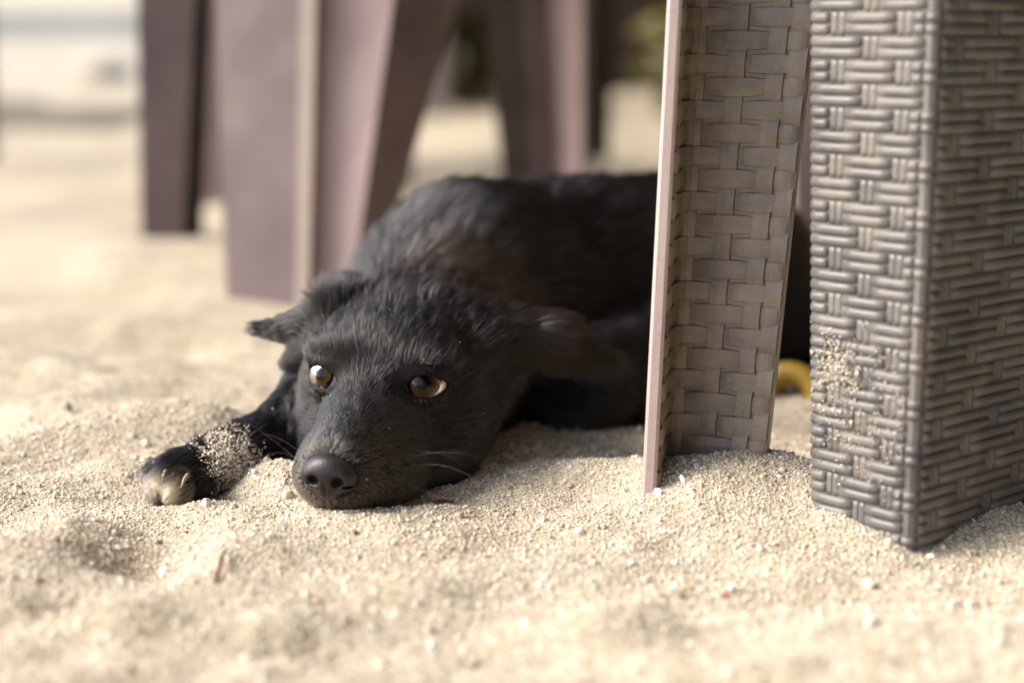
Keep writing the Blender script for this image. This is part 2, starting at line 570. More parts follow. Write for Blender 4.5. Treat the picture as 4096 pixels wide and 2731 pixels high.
puppy = thing('puppy', (2, 82, 0), 'black short-haired puppy lying on the sand with its chin down and amber eyes looking up', 'puppy')
M_SKIN = mat_simple('black_skin', (.006, .005, .005), .5, .12, .3, 90)
body = obj('body', DV, DQ, M_SKIN, puppy)

# ---- eyes
M_WHITE = mat_simple('eye_white', (.52, .48, .45), .3, .5, .1, 120)
M_WHITE.node_tree.nodes['Principled BSDF'].inputs['Coat Weight'].default_value = .6


def mat_iris():
    m, n, l, b = new_mat('iris')
    co = n.new('ShaderNodeTexCoord').outputs['Object']
    at = n.new('ShaderNodeAttribute'); at.attribute_name = 'ring'
    f = noise(n, l, 900, 3, co)
    ad = n.new('ShaderNodeMath'); ad.operation = 'MULTIPLY_ADD'; ad.inputs[1].default_value = .35
    l.new(f, ad.inputs[0]); l.new(at.outputs['Fac'], ad.inputs[2])
    l.new(ramp(n, l, ad.outputs[0], [(.46, (.005, .003, .003)), (.70, (.030, .016, .005)), (.98, (.062, .034, .011)), (1.13, (.008, .005, .004))]), b.inputs['Base Color'])
    b.inputs['Roughness'].default_value = .5
    b.inputs['Specular IOR Level'].default_value = 0
    return m


M_IRIS = mat_iris()
M_PUPIL = mat_simple('pupil', (.003, .002, .003), .5, .0, .1)
mc = bpy.data.materials.new('cornea'); mc.use_nodes = True
nt = mc.node_tree; nt.nodes.remove(nt.nodes['Principled BSDF'])
tr = nt.nodes.new('ShaderNodeBsdfTransparent'); gl = nt.nodes.new('ShaderNodeBsdfGlossy'); gl.inputs['Roughness'].default_value = .03
fr = nt.nodes.new('ShaderNodeFresnel'); fr.inputs[0].default_value = 1.38
mx = nt.nodes.new('ShaderNodeMixShader')
fm_ = nt.nodes.new('ShaderNodeMath'); fm_.operation = 'MULTIPLY'; fm_.inputs[1].default_value = .8; nt.links.new(fr.outputs[0], fm_.inputs[0]); nt.links.new(fm_.outputs[0], mx.inputs[0]); nt.links.new(tr.outputs[0], mx.inputs[1]); nt.links.new(gl.outputs[0], mx.inputs[2])
nt.links.new(mx.outputs[0], nt.nodes['Material Output'].inputs[0])


def cap(c, g, rad, a0, a1, n=28, rings=8, bulge=0.0):
    t = np.cross(g, [0, 0, 1]); t /= np.linalg.norm(t); b = np.cross(g, t)
    V, F = [], []
    rr = np.linspace(a0, a1, rings)
    for a in rr:
        r = rad + bulge * (1 - (a / a1) ** 2)
        for q in np.linspace(0, 2 * math.pi, n, endpoint=False):
            V.append(c + r * (math.cos(a) * g + math.sin(a) * (math.cos(q) * t + math.sin(q) * b)))
    for i in range(rings - 1):
        for j in range(n):
            k = (j + 1) % n
            F.append((i * n + j, i * n + k, (i + 1) * n + k, (i + 1) * n + j))
    if a0 < .02: pass
    return V, F, np.repeat(rr, n)


for s, c, ax, uu, vv in EYES:
    gz = np.array([-.62, .14, .78]) if s < 0 else np.array([-.02, .05, .99])
    g = C2W @ (gz / np.linalg.norm(gz))
    V, F, _ = cap(c, g, .885, .001, math.pi - .001, 32, 24)
    eye = obj('eye', V, F, M_WHITE, puppy)
    V, F, rr = cap(c, g, .893, .001, math.radians(49), 40, 12)
    ir = obj('iris', V, F, M_IRIS, eye)
    at = ir.data.attributes.new('ring', 'FLOAT', 'POINT'); at.data.foreach_set('value', (rr / math.radians(49)).astype(np.float32))
    V, F, _ = cap(c, g, .898, .001, math.radians(19), 24, 4)
    obj('pupil', V, F, M_PUPIL, eye)
    V, F, _ = cap(c, g, .906, .001, math.radians(52), 40, 12, .055)
    obj('cornea', V, F, mc, eye)

# ---- nose leather (own small field)
nxs = np.arange(-1.5, 1.5, .045); nys = np.arange(3.2, 6.2, .045); nzs = np.arange(-3.4, -.8, .045)
NG = np.stack(np.meshgrid(nxs, nys, nzs, indexing='ij'), -1)


def nell(c, r):
    q = NG - np.array(c); r = np.array(r)
    k0 = np.linalg.norm(q / r, axis=-1); k1 = np.linalg.norm(q / (r * r), axis=-1) + 1e-6
    return k0 * (k0 - 1) / k1


NF = nell((0, 4.75, -1.85), (.92, .62, .60))
NF = smin(NF, nell((0, 4.9, -2.3), (.50, .45, .48)), .3)
for s in (-1, 1):
    NF = smin(NF, nell((.55 * s, 4.85, -2.05), (.46, .42, .42)), .22)
    NF = -smin(-NF, nell((.45 * s, 5.30, -2.04), (.22, .34, .17)), .12)
    NF = -smin(-NF, nell((.80 * s, 5.05, -2.22), (.24, .25, .055)), .06)
NF = -smin(-NF, nell((0, 5.45, -2.45), (.045, .22, .45)), .08)
NV, NQ = surface_nets(NF, nxs, nys, nzs)
NV = (NV - np.array([0, 4.6, -2.0])) * np.array([1.08, 1.0, 1.14]) + np.array([0, 4.93, -2.08])
NV = HO + NV @ HM.T
if np.linalg.det(HM) < 0: NQ = NQ[:, ::-1]
mn, n_, l_, b_ = new_mat('nose_leather')
co = n_.new('ShaderNodeTexCoord').outputs['Object']
vo = n_.new('ShaderNodeTexVoronoi'); vo.inputs['Scale'].default_value = 1100; l_.new(co, vo.inputs['Vector'])
l_.new(ramp(n_, l_, noise(n_, l_, 150, 3, co), [(.3, (.012, .010, .009)), (.7, (.024, .018, .016))]), b_.inputs['Base Color'])
b_.inputs['Roughness'].default_value = .38
b_.inputs['Specular IOR Level'].default_value = .35
bump(n_, l_, b_, vo.outputs['Distance'], .2, .0004)
obj('nose', NV, NQ, mn, puppy)

# ---- claws
M_CLAW = mat_simple('horn_claw', (.27, .205, .14), .5, .3, .2, 200)
for a, b in (((664, 1885, 68.25), (648, 1935, 67.6)), ((752, 1898, 67.3), (722, 1952, 66.85)), ((628, 1868, 69.1), (612, 1906, 68.6))):
    A, B = P(*a), P(*b)
    m = MB(); m.tube([A, A * .6 + B * .4 + np.array([0, -.05, .06]), B], [.105, .085, .02], 8)
    m.make('claw', M_CLAW, puppy, True)


# ---- fur: every hair is grown from the skin along a combing field
def swirl(p, f, seed):
    r = np.random.default_rng(seed)
    o = np.zeros_like(p)
    for _ in range(5):
        k = r.normal(0, f, (3, 3)); ph = r.uniform(0, 6.28, 3)
        o += np.sin(p @ k.T + ph)
    return o / 2.2


headc = HL(0, -3.0, -.6)
W_tri = DQ
cent = DV[DQ].mean(1)
toCam = CAMP - cent
ndc = np.einsum('ij,ij->i', DN[DQ[:, 0]], toCam / np.linalg.norm(toCam, axis=1, keepdims=True))
Lc = (cent - HO) @ HM                                       # head-local coordinates of the faces
is_head = (Lc[:, 1] > -7.0) & (np.abs(Lc[:, 0]) < 8.5) & (Lc[:, 2] > -6) & (cent[:, 1] < 76.5)
is_leg = (cent[:, 0] < -7.4) & (cent[:, 2] < 5.2) & ~((Lc[:, 0] > -4.6) & (Lc[:, 1] > -7) & (Lc[:, 2] > -4.8))
dens = np.where(is_head, 560.0, np.where(is_leg, 420.0, 150.0))
dens *= np.clip((ndc + .45) / .35, .10, 1)
dens *= (cent[:, 2] > sand_low(cent[:, 0], cent[:, 1]) - .3)
prob = DA * dens
NH = int(prob.sum())
fi = rng.choice(len(DQ), NH, p=prob / prob.sum())
a, b = rng.random(NH)[:, None], rng.random(NH)[:, None]
q = DQ[fi]
def bil(T): return (T[q[:, 0]] * (1 - a) + T[q[:, 1]] * a) * (1 - b) + (T[q[:, 3]] * (1 - a) + T[q[:, 2]] * a) * b
R0 = bil(DV); N0 = bil(DN); N0 /= np.linalg.norm(N0, axis=1, keepdims=True)
hd, lg = is_head[fi], is_leg[fi]
L = (R0 - HO) @ HM
keep = np.ones(NH, bool)
eye_d = np.full(NH, 9.0); brow_t = np.zeros(NH)
for s, c, ax, uu, vv in EYES:
    d = R0 - c
    u, v, w = d @ uu, d @ vv, d @ ax
    e = np.sqrt((u / .90) ** 2 + ((v - .03 * u * s - .08) / .48) ** 2)
    e = np.where((w > -.2), e, 9)
    eye_d = np.minimum(eye_d, e)
    brow_t = np.maximum(brow_t, np.where(w > 0, np.exp(-((u - .05 * s) / .55) ** 2 - ((v - .68) / .075) ** 2), 0))
keep &= eye_d > 1.0
dn = L - np.array([0, 4.95, -2.05])
nose_e = np.sqrt((dn[:, 0] / 1.0) ** 2 + ((dn[:, 1] - .15) / .75) ** 2 + (dn[:, 2] / .75) ** 2)
keep &= nose_e > 1.05
# flow
fl = np.zeros_like(R0)
nose_l = np.array([0, 5.3, -1.6])
rad_l = L - nose_l
rad_l = rad_l + np.stack([np.sign(L[:, 0]) * .2, -1.2 * np.ones(NH), np.where(L[:, 2] < -1.6, -1.0, .4)], -1)
fl_head = rad_l @ HM.T
axis = (rump - chest) / np.linalg.norm(rump - chest)
fl_body = axis[None] * 1.0 + np.array([[0.1, -.15, -.75]]) * np.clip((8.5 - R0[:, 2:3]) / 6, .1, 1)
legax = (PW - EL) / np.linalg.norm(PW - EL)
fl_leg = np.repeat(legax[None], NH, 0) + np.array([[0, 0, -.25]])
fl = np.where(hd[:, None], fl_head, fl_body)
fl = np.where(lg[:, None], fl_leg, fl)
# around the eyes hair parts away from the lids
for s, c, ax, uu, vv in EYES:
    d = R0 - c; dd = np.linalg.norm(d, axis=1)
    wgt = np.where(hd, np.exp(-((dd - .9) / .55) ** 2), 0)[:, None] * .8
    fl = fl / (np.linalg.norm(fl, axis=1, keepdims=True) + 1e-9) * (1 - wgt) + wgt * d / (dd[:, None] + 1e-9)
# ears comb along the ear
for tip, base, rr in ((P(1000, 1312, 73.8), HL(-3.2, -4.3, 1.2), 2.2), (P(2460, 1445, 74.5), HL(3.1, -4.6, 1.0), 2.6)):
    ab = tip - base; t = np.clip(((R0 - base) @ ab) / ab.dot(ab), 0, 1)
    dist = np.linalg.norm(R0 - base - t[:, None] * ab, axis=1)
    wgt = np.where(hd, np.clip(1.4 - dist / rr, 0, 1) * np.clip(t * 4, 0, 1), 0)[:, None]
    fl = fl / (np.linalg.norm(fl, axis=1, keepdims=True) + 1e-9) * (1 - wgt) + wgt * ab / np.linalg.norm(ab)
fl /= np.linalg.norm(fl, axis=1, keepdims=True) + 1e-9
T0 = fl - N0 * np.einsum('ij,ij->i', fl, N0)[:, None]
T0 /= np.linalg.norm(T0, axis=1, keepdims=True) + 1e-9
# length
dist_n = np.linalg.norm(L - np.array([0, 5, -2]), axis=1)
ln = np.where(hd, np.interp(dist_n, [0, 1.2, 4, 6, 8.5, 11, 14], [.18, .26, .45, .70, .95, 1.3, 1.6]), 1.5)
ln = np.where(lg, np.where(R0[:, 0] < -12.4, .75, .65), ln)
ln = np.where(hd & (eye_d < 1.9), np.minimum(ln, .17 + .30 * (eye_d - 1)), ln)
ln *= rng.uniform(.6, 1.25, NH)
near_l = np.exp(-(np.linalg.norm(R0 - P(1080, 1320, 73.6), axis=1) / 1.6) ** 2)
ln *= 1 - .62 * near_l
lift = np.where(hd & (eye_d < 1.7), .12, 1.0) * np.where(hd, np.interp(dist_n, [0, 3, 7, 12], [.30, .25, .34, .42]), np.where(lg & (R0[:, 0] < -12.4), .62, .42)) + rng.normal(0, .07, NH)
tuft = swirl(R0, 2.2, 3) * .07 + swirl(R0, .6, 4) * .10 + swirl(R0, 7.0, 5) * .08
tuft *= np.where(hd, np.interp(dist_n, [0, 3, 6, 10], [.5, .8, .9, 1.2]), 1.3)[:, None]
D0 = T0 * (1 - lift[:, None] * .5) + N0 * lift[:, None] * 1.25 + tuft + rng.normal(0, .07, (NH, 3))
D0 /= np.linalg.norm(D0, axis=1, keepdims=True)
D1 = T0 + N0 * (lift[:, None] * .18) + tuft * 1.5 + rng.normal(0, .12, (NH, 3)) + np.array([[0, 0, -.18]])
D1 /= np.linalg.norm(D1, axis=1, keepdims=True)
# colour
g1 = rng.random(NH)
base_c = np.array([.010, .0085, .0082])[None] * (0.4 + .8 * g1[:, None] + 4.0 * (g1[:, None] > .93))
brown = np.array([.095, .055, .032])
bt = np.clip(np.exp(-(np.linalg.norm(R0 - P(1840, 1190, 75), axis=1) / 2.6) ** 2) + .22 * np.exp(-(np.linalg.norm(R0 - P(2180, 1310, 72.5), axis=1) / 2.0) ** 2), 0, 1) * (g1 > .35)  # brown crown; the ear's lit fringe is put into the colour too
base_c = base_c * (1 - bt[:, None]) + brown * bt[:, None]
muz = np.where(hd, np.exp(-(np.linalg.norm(L - np.array([-.5, 4.6, -3.4]), axis=1) / 1.9) ** 2), 0) * .85 * (.45 + .55 * g1)
base_c = base_c * (1 - muz[:, None]) + np.array([.17, .135, .105]) * muz[:, None]
dust_sheen = np.where(hd, np.exp(-(np.linalg.norm(L - np.array([-.9, 3.9, -2.2]), axis=1) / 2.3) ** 2), 0) * .5 * (.3 + .7 * g1)  # muzzle dust, with the sun's sheen on the left put into the colour
base_c = base_c * (1 - dust_sheen[:, None]) + np.array([.10, .083, .071]) * dust_sheen[:, None]
rim = (np.clip((1.5 - eye_d[:]) / .4, 0, 1) * hd)[:, None]
base_c = base_c * (1 - .6 * rim)
bw = (np.clip(brow_t * 1.3, 0, 1) * .85)[:, None]
base_c = base_c * (1 - bw) + np.array([.20, .16, .12]) * bw
toe = np.zeros(NH)
for c, r in TOES[:2]:
    toe = np.maximum(toe, np.exp(-(np.linalg.norm(R0 - (c + np.array([0.05, -.25, -.1])), axis=1) / .62) ** 4))
toe *= lg
base_c = base_c * (1 - toe[:, None]) + np.array([.30, .22, .135]) * (.7 + .5 * g1[:, None]) * toe[:, None]
m_ = keep
R0, N0, D0, D1, ln, base_c, hd, lg = R0[m_], N0[m_], D0[m_], D1[m_], ln[m_], base_c[m_], hd[m_], lg[m_]
NH = len(R0)
K = 5
PT = np.zeros((NH, K, 3)); PT[:, 0] = R0 - N0 * .02
cur = PT[:, 0].copy()
for k in range(1, K):
    t = (k - .5) / (K - 1)
    d = D0 * (1 - t) + D1 * t; d /= np.linalg.norm(d, axis=1, keepdims=True)
    cur = cur + d * (ln / (K - 1))[:, None]; PT[:, k] = cur
# hairs gather into small locks
def locks(size, seed, sel, pull):
    wv = R0[sel] + swirl(R0[sel], 3.0 / (size * 6), seed) * size * .8
    key = np.floor(wv / size).astype(np.int64)
    key = (key[:, 0] * 73856093) ^ (key[:, 1] * 19349663) ^ (key[:, 2] * 83492791)
    _, inv = np.unique(key, return_inverse=True)
    n = np.bincount(inv).astype(float)
    for k in range(1, K):
        C_ = np.stack([np.bincount(inv, PT[sel, k, c]) / n for c in range(3)], -1)[inv]
        f = pull[sel] * (k / (K - 1)) ** 1.3
        PT[sel, k] = PT[sel, k] * (1 - f[:, None]) + C_ * f[:, None]
pull_h = np.clip((ln - .22) / .5, 0, 1) * .62
locks(.17, 31, np.nonzero(hd)[0], pull_h)
locks(.34, 32, np.nonzero(~hd)[0], np.full(NH, .5))
RD = (np.where(hd, .0062, .0085) * rng.uniform(.6, 1.35, NH))[:, None] * np.array([1, .95, .8, .55, .12])[None]
RD = np.where(lg[:, None], RD * .75, RD)


def mat_hair(name, rough=.28, rr=.45):
    m = bpy.data.materials.new(name); m.use_nodes = True
    n, l = m.node_tree.nodes, m.node_tree.links
    n.remove(n['Principled BSDF'])
    h = n.new('ShaderNodeBsdfHairPrincipled')
    h.parametrization = 'COLOR'
    at = n.new('ShaderNodeAttribute'); at.attribute_name = 'hair_color'
    l.new(at.outputs['Color'], h.inputs['Color'])
    h.inputs['Roughness'].default_value = rough
    h.inputs['Radial Roughness'].default_value = rr
    h.inputs['Coat'].default_value = 0.0
    h.inputs['IOR'].default_value = 1.48
    l.new(h.outputs[0], n['Material Output'].inputs[0])
    return m


def hair_obj(name, PT, RD, COLr, mat, parent):
    n, k = PT.shape[:2]
    hc = bpy.data.hair_curves.new(name)
    hc.add_curves([k] * n)
    pos = hc.attributes['position'] if 'position' in hc.attributes else hc.attributes.new('position', 'FLOAT_VECTOR', 'POINT')
    pos.data.foreach_set('vector', (PT.reshape(-1, 3) * S).astype(np.float32).ravel())
    ra = hc.attributes['radius'] if 'radius' in hc.attributes else hc.attributes.new('radius', 'FLOAT', 'POINT')
    ra.data.foreach_set('value', (RD.ravel() * S).astype(np.float32))
    ca = hc.attributes.new('hair_color', 'FLOAT_COLOR', 'CURVE')
    ca.data.foreach_set('color', np.concatenate([COLr, np.ones((n, 1))], 1).astype(np.float32).ravel())
    hc.materials.append(mat)
    o = bpy.data.objects.new(name, hc); COL.objects.link(o); adopt(o, parent)
    return o


M_HAIR = mat_hair('black_hair')
fur = hair_obj('fur', PT, RD, base_c, M_HAIR, puppy)
print('hairs', NH, 'skin quads', len(DQ))

# whiskers and brow hairs
WH = []
def whisk(a, b, sag, n=9):
    a, b = np.asarray(a), np.asarray(b)
    t = np.linspace(0, 1, n)[:, None]
    return a + (b - a) * t + np.array([0, 0, -1.0]) * sag * (4 * t * (1 - t)) * -1
for a, b, sag in ((HL(-1.5, 3.2, -2.5), P(1040, 1735, 66), .3), (HL(-1.5, 3.4, -2.9), P(1060, 1830, 65), .5), (HL(1.6, 2.8, -2.4), P(1960, 1850, 64), .5),
                  (HL(1.6, 3.0, -2.7), P(1930, 1935, 63), .6), (HL(1.6, 2.6, -2.2), P(1830, 1835, 63), .3), (HL(1.5, 3.2, -3.1), P(1750, 2000, 63), .3),
                  (HL(-2.6, -.6, 1.2), P(1060, 1255, 71), .3), (HL(-2.7, -.6, .9), P(1130, 1340, 70), .4), (HL(2.0, .2, 1.3), P(1750, 1440, 66), -.2), (HL(-1.5, 3.4, -2.7), P(900, 1640, 66.5), .2)):
    WH.append(whisk(a, b, sag))
WH = np.array(WH)
hair_obj('whiskers', WH, np.tile(np.linspace(.006, .002, 9), (len(WH), 1)), np.tile([[.05, .038, .027]], (len(WH), 1)), M_HAIR, puppy)

# sand stuck to the foreleg and specks on the coat
r3 = np.random.default_rng(5)
leg_sel = np.nonzero(lg)[0]
tipP = PT[leg_sel, 3]
cc = P(940, 1845, 70.2)
v_ = tipP - cc
ax2 = legax; al = v_ @ ax2; pe = np.linalg.norm(v_ - al[:, None] * ax2, axis=1)
pn = swirl(tipP, 2.2, 21) * .3 + swirl(tipP, 5.0, 22) * .3
w_ = np.exp(-((al - .1) / 1.15) ** 4 - (pe / 1.5) ** 4) * np.clip(.7 + pn[:, 0], .0, 1.2) * (N0[leg_sel] @ np.array([.1, -.45, .85]) > .02) +   .0003 * (R0[leg_sel][:, 2] < 3.2)
pick = r3.choice(len(leg_sel), 10000, p=w_ / w_.sum())
gp = tipP[pick] + N0[leg_sel][pick] * r3.uniform(-.14, .05, (10000, 1)) + r3.normal(0, .02, (10000, 3))
tp = PT[:, 4]; dv = tp - CAMP; zc_ = dv @ FW
ppx = 2048 + FPX * (dv @ RT) / zc_; ppy = 1365.5 - FPX * (dv @ UP) / zc_
for sx, sy in ((1690, 1152), (1572, 1226), (1940, 1665), (1572, 1713), (1684, 1437), (1310, 1570), (1850, 1355), (1480, 1905), (1430, 1850)):
    c_ = np.nonzero((np.abs(ppx - sx) < 14) & (np.abs(ppy - sy) < 14))[0]
    if len(c_): gp = np.concatenate([gp, tp[c_[np.argmin(zc_[c_])]][None]])
grains('clinging_sand', gp, np.concatenate([np.exp(r3.normal(math.log(.030), .3, 10000)).clip(.015, .06), r3.uniform(.016, .034, len(gp) - 10000)]), 'sand grains clinging to the foreleg and coat of the black puppy', 3)

# ------------------------------------------------------------------ chair legs
class Face:
    """ruled face of a tapering leg: a plan path at the bottom and one at the top, u along the path, z up"""
    def __init__(s, bot, top, z0, z1):
        s.b, s.t, s.z0, s.z1 = np.array(bot, float), np.array(top, float), z0, z1
        d = np.linalg.norm(np.diff(s.b, axis=0), axis=1); s.s = np.concatenate([[0], np.cumsum(d)]) / d.sum()
    def xy(s, u, z):
        f = (z - s.z0) / (s.z1 - s.z0)
        return np.array([np.interp(u, s.s, s.b[:, i]) * (1 - f) + np.interp(u, s.s, s.t[:, i]) * f for i in (0, 1)])
    def at(s, u, z, h=0.0):
        a, b = s.xy(max(u - .015, 0), z), s.xy(min(u + .015, 1), z)
        t = (b - a) / np.linalg.norm(b - a)
        p = s.xy(u, z)
        return np.array([p[0] + t[1] * h, p[1] - t[0] * h, z])


def flat_strip(mb, f, u0, u1, z0, z1, along, hmid, hend, hside=.0, n=4):
    """a flat moulded strand, arched along its length, its rims dipping under its neighbours"""
    rings = []
    for i in range(n):
        t = i / (n - 1); h = hend + (hmid - hend) * math.sin(math.pi * t) ** .7 if 0 < t < 1 else hend
        prof = ((0, -.06), (.06, h - hside), (.5, h), (.94, h - hside), (1, -.06))
        nar = .80 + .20 * math.sin(math.pi * t) ** .6 if 0 < t < 1 else .80
        if along == 'u': rings.append([f.at(u0 + (u1 - u0) * t, z0 + (z1 - z0) * (.5 + (w - .5) * nar), hh) for w, hh in prof])
        else: rings.append([f.at(u0 + (u1 - u0) * w, z0 + (z1 - z0) * t, hh) for w, hh in prof])
    mb.loft(rings, True)


def cord(mb, f, uc, zc, half, length, along, hmid, hend, n=5):
    """a round moulded cord lying on the face"""
    rings = []
    for i in range(n):
        t = i / (n - 1) * 2 - 1
        h = hend + (hmid - hend) * math.cos(t * math.pi / 2) ** .6 if abs(t) < 1 else hend
        dp = hmid if along == 'u' else hmid * .8
        prof = [(-1.0, -.08), (-.9, h - dp * .6), (-.5, h - dp * .12), (0, h), (.5, h - dp * .12), (.9, h - dp * .6), (1, -.08)]
        R = []
        for w, hh in prof:
            if along == 'u': R.append(f.at(min(max(uc + t * length / 2, 0), 1), zc + w * half, hh))
            else: R.append(f.at(uc + w * half, zc + t * length / 2, hh))
        rings.append(R)
    mb.loft(rings, True)


def leg_solid(name, bot, top, z0, z1, mat, parent, inset=0):
    m = MB()
    n = 6; rings = []
    for i in range(n + 1):
        f = i / n
        rings.append([(b[0] * (1 - f) + t[0] * f, b[1] * (1 - f) + t[1] * f, z0 + (z1 - z0) * f) for b, t in zip(bot, top)])
    m.loft(rings)
    return m.make(name, mat, parent)


def at_z(px, py, zc_hint, z):
    """plan point on the ray through a pixel where it passes height z"""
    return G(px, py, z)[:2]


ZT = 44.0
# ---- chair with the doubled-cord wicker leg, right
c0 = G(3640, 2190, 0.0)[:2]
dl = np.array([-.656, .755]); dr = np.array([.755, .656])
Lw, Rw = 4.5, 8.4
def wick(z):
    k = 1 + .010 * (z)                              # widens upwards
    c = c0 + np.array([.004, -.004]) * z
    return c + dl * Lw * k, c, c + dr * Rw * k
zb = -3.0
l0, k0_, r0 = wick(zb); l1, k1_, r1 = wick(ZT)
wc = thing('wicker_chair', (*c0, 0), 'chair whose grey wicker-pattern corner leg stands nearest the camera, moulded in doubled cords', 'chair')
nl = np.array([dl[1], -dl[0]]) * -1                # inward normals
back0 = [l0 + dr * .35, k0_ + dl * .35 + dr * .35, r0 + dl * .35]
back1 = [l1 + dr * .35, k1_ + dl * .35 + dr * .35, r1 + dl * .35]
# rounded corner
def rnd(l, c, r): return [l, c + dl * .42, c + dl * .16 + dr * .03, c + dl * .03 + dr * .16, c + dr * .42, r]
wleg = leg_solid('leg', rnd(l0, k0_, r0) + back0[::-1], rnd(l1, k1_, r1) + back1[::-1], zb, ZT, M_WICK, wc)
fl_ = Face([l0, k0_ + dl * .42], [l1, k1_ + dl * .42], zb, ZT)
fr_ = Face([k0_ + dr * .42, r0], [k1_ + dr * .42, r1], zb, ZT)
# round the corner: full wrap path
path0, path1 = rnd(l0, k0_, r0), rnd(l1, k1_, r1)
PITCHZ = .845
rows = int((24 - zb) / PITCHZ)
colsL = [.24, .535, .83]
colsR = [.10, .32, .53, .75, .96]
for i in range(rows):
    z = zb + (i + .5) * PITCHZ
    odd = i % 2
    # left face: which columns pass over the cords in this row
    over = [colsL[0], colsL[2]] if odd else [colsL[1]]
    edges = [-.03] + over + [1.03]
    for j in range(len(edges) - 1):
        u0 = max(edges[j] + (.078 if j else 0), 0.0); u1 = min(edges[j + 1] - (.078 if j < len(edges) - 2 else 0), 1.0)
        m = MB()
        for dz in (-.205, .205):
            cord(m, fl_, (u0 + u1) / 2, z + dz, .20, (u1 - u0), 'u', .145, .10)
        m.make('weave_cord', M_WICK, wleg, True)
    for u in over:
        m = MB()
        for du in (-.035, .035): cord(m, fl_, u + du, z, .032, PITCHZ * 1.02, 'z', .035, .03)
        m.make('weave_cord', M_WICK, wleg, True)
    over = [colsR[0], colsR[2], colsR[4]] if not odd else [colsR[1], colsR[3]]
    edges = [-.03] + over + [1.03]
    for j in range(len(edges) - 1):
        u0 = max(edges[j] + (.04 if j else 0), 0.0); u1 = min(edges[j + 1] - (.04 if j < len(edges) - 2 else 0), 1.0)
        if u1 - u0 < .04: continue
        m = MB()
        for dz in (-.205, .205):
            cord(m, fr_, (u0 + u1) / 2, z + dz, .20, (u1 - u0), 'u', .145, .10)
        m.make('weave_cord', M_WICK, wleg, True)
    for u in over:
        m = MB()
        for du in (-.019, .019): cord(m, fr_, u + du, z, .017, PITCHZ * 1.02, 'z', .035, .03)
        m.make('weave_cord', M_WICK, wleg, True)
    if odd:                                        # cords wrapping the corner post
        m = MB()
        f = (z - zb) / (ZT - zb)
        pts = [np.array(a) * (1 - f) + np.array(b) * f for a, b in zip(path0[1:5], path1[1:5])]
        for dz in (-.205, .205):
            rings = []
            for p in pts:
                o_ = -(dl + dr); o_ = o_ / np.linalg.norm(o_)
                R = []
                for w in np.linspace(0, 2 * math.pi, 6, endpoint=False):
                    R.append((p[0] + o_[0] * .10 * math.cos(w), p[1] + o_[1] * .10 * math.cos(w), z + dz + .17 * math.sin(w)))
                rings.append(R)
            m.loft(rings)
        m.make('corner_cord', M_WICK, wleg, True)
r4 = np.random.default_rng(9)
gp = []
while len(gp) < 900:
    u_ = r4.random(); z_ = r4.uniform(1.5, 9.5)
    k_ = math.exp(-((u_ - .30) / .16) ** 2 - ((z_ - 6.2) / .7) ** 2) + .10 * math.exp(-((z_ - 4.5) / 2.5) ** 2)
    if r4.random() < k_: gp.append(fl_.at(u_, z_, .13 + r4.normal(0, .035)))
grains('dusted_sand', np.array(gp), np.exp(r4.normal(math.log(.028), .35, 900)).clip(.012, .07), 'sand grains stuck on the side of the wicker-pattern chair leg', 4)
# rear leg and seat of the same chair
q0 = P(3300, 1300, 104)[:2]
leg_solid('leg', [q0 + np.array(a) for a in ((-1.6, -2), (4.5, -2.4), (4.5, 1), (-1.2, 1))], [q0 + np.array(a) for a in ((-4.6, -2), (5.5, -2.4), (5.5, 1), (-4.2, 1))], -1.5, ZT, M_BACK, wc)
m = MB(); m.box((c0[0] + 12, c0[1] + 23, ZT + 1.2), (22, 24, 1.3), .1); m.make('seat', M_WICK, wc)

# ---- chair with the flat-woven hollow leg, middle
def mid_plan(z, pF, pC, pR):
    """inner path: flange lip -> rounded inner corner -> right rim"""
    pF, pC, pR = map(np.array, (pF, pC, pR))
    t = np.linspace(0, 1, 7)[:, None]
    a = pC + (pF - pC) * .42; b = pC + (pR - pC) * .20
    arc = (1 - t) ** 2 * a + 2 * t * (1 - t) * pC + t * t * b
    return [pF] + list(arc) + [pR]
def R_(px, py, zc): return P(px, py, zc)
Fb, Cb, Rb = R_(2626, 1905, 66.0), R_(2652, 1900, 69.3), R_(3056, 1900, 67.6)
Ft, Ct, Rt = R_(2728, 0, 62.6), R_(2752, 0, 66.2), R_(3262, 0, 64.6)
zbm = -2.0
def ext(a, b, z): return (a + (b - a) * ((z - a[2]) / (b[2] - a[2])))[:2]
ib = mid_plan(0, *(ext(a, b, zbm) for a, b in ((Fb, Ft), (Cb, Ct), (Rb, Rt))))
it = mid_plan(0, *(ext(a, b, ZT) for a, b in ((Fb, Ft), (Cb, Ct), (Rb, Rt))))
mc_ = thing('plastic_chair', (ib[4][0], ib[4][1], 0), 'chair with a hollow brown leg of flat basket weave beside the black puppy', 'chair')
def outer(path, th):
    out = []
    for i in range(len(path)):
        a, b = np.array(path[max(i - 1, 0)]), np.array(path[min(i + 1, len(path) - 1)])
        t = (b - a) / np.linalg.norm(b - a)
        out.append(np.array(path[i]) - np.array([t[1], -t[0]]) * th)
    return out
mleg = leg_solid('leg', ib + outer(ib, .46)[::-1], it + outer(it, .46)[::-1], zbm, ZT, M_MID, mc_)
fm = Face(ib, it, zbm, ZT)
PZ = .885
rows = int((24 - zbm) / PZ)
us = fm.s
ucols = [.12, .46, .655, .845, .985]
cw = .050
print('mid path', us)
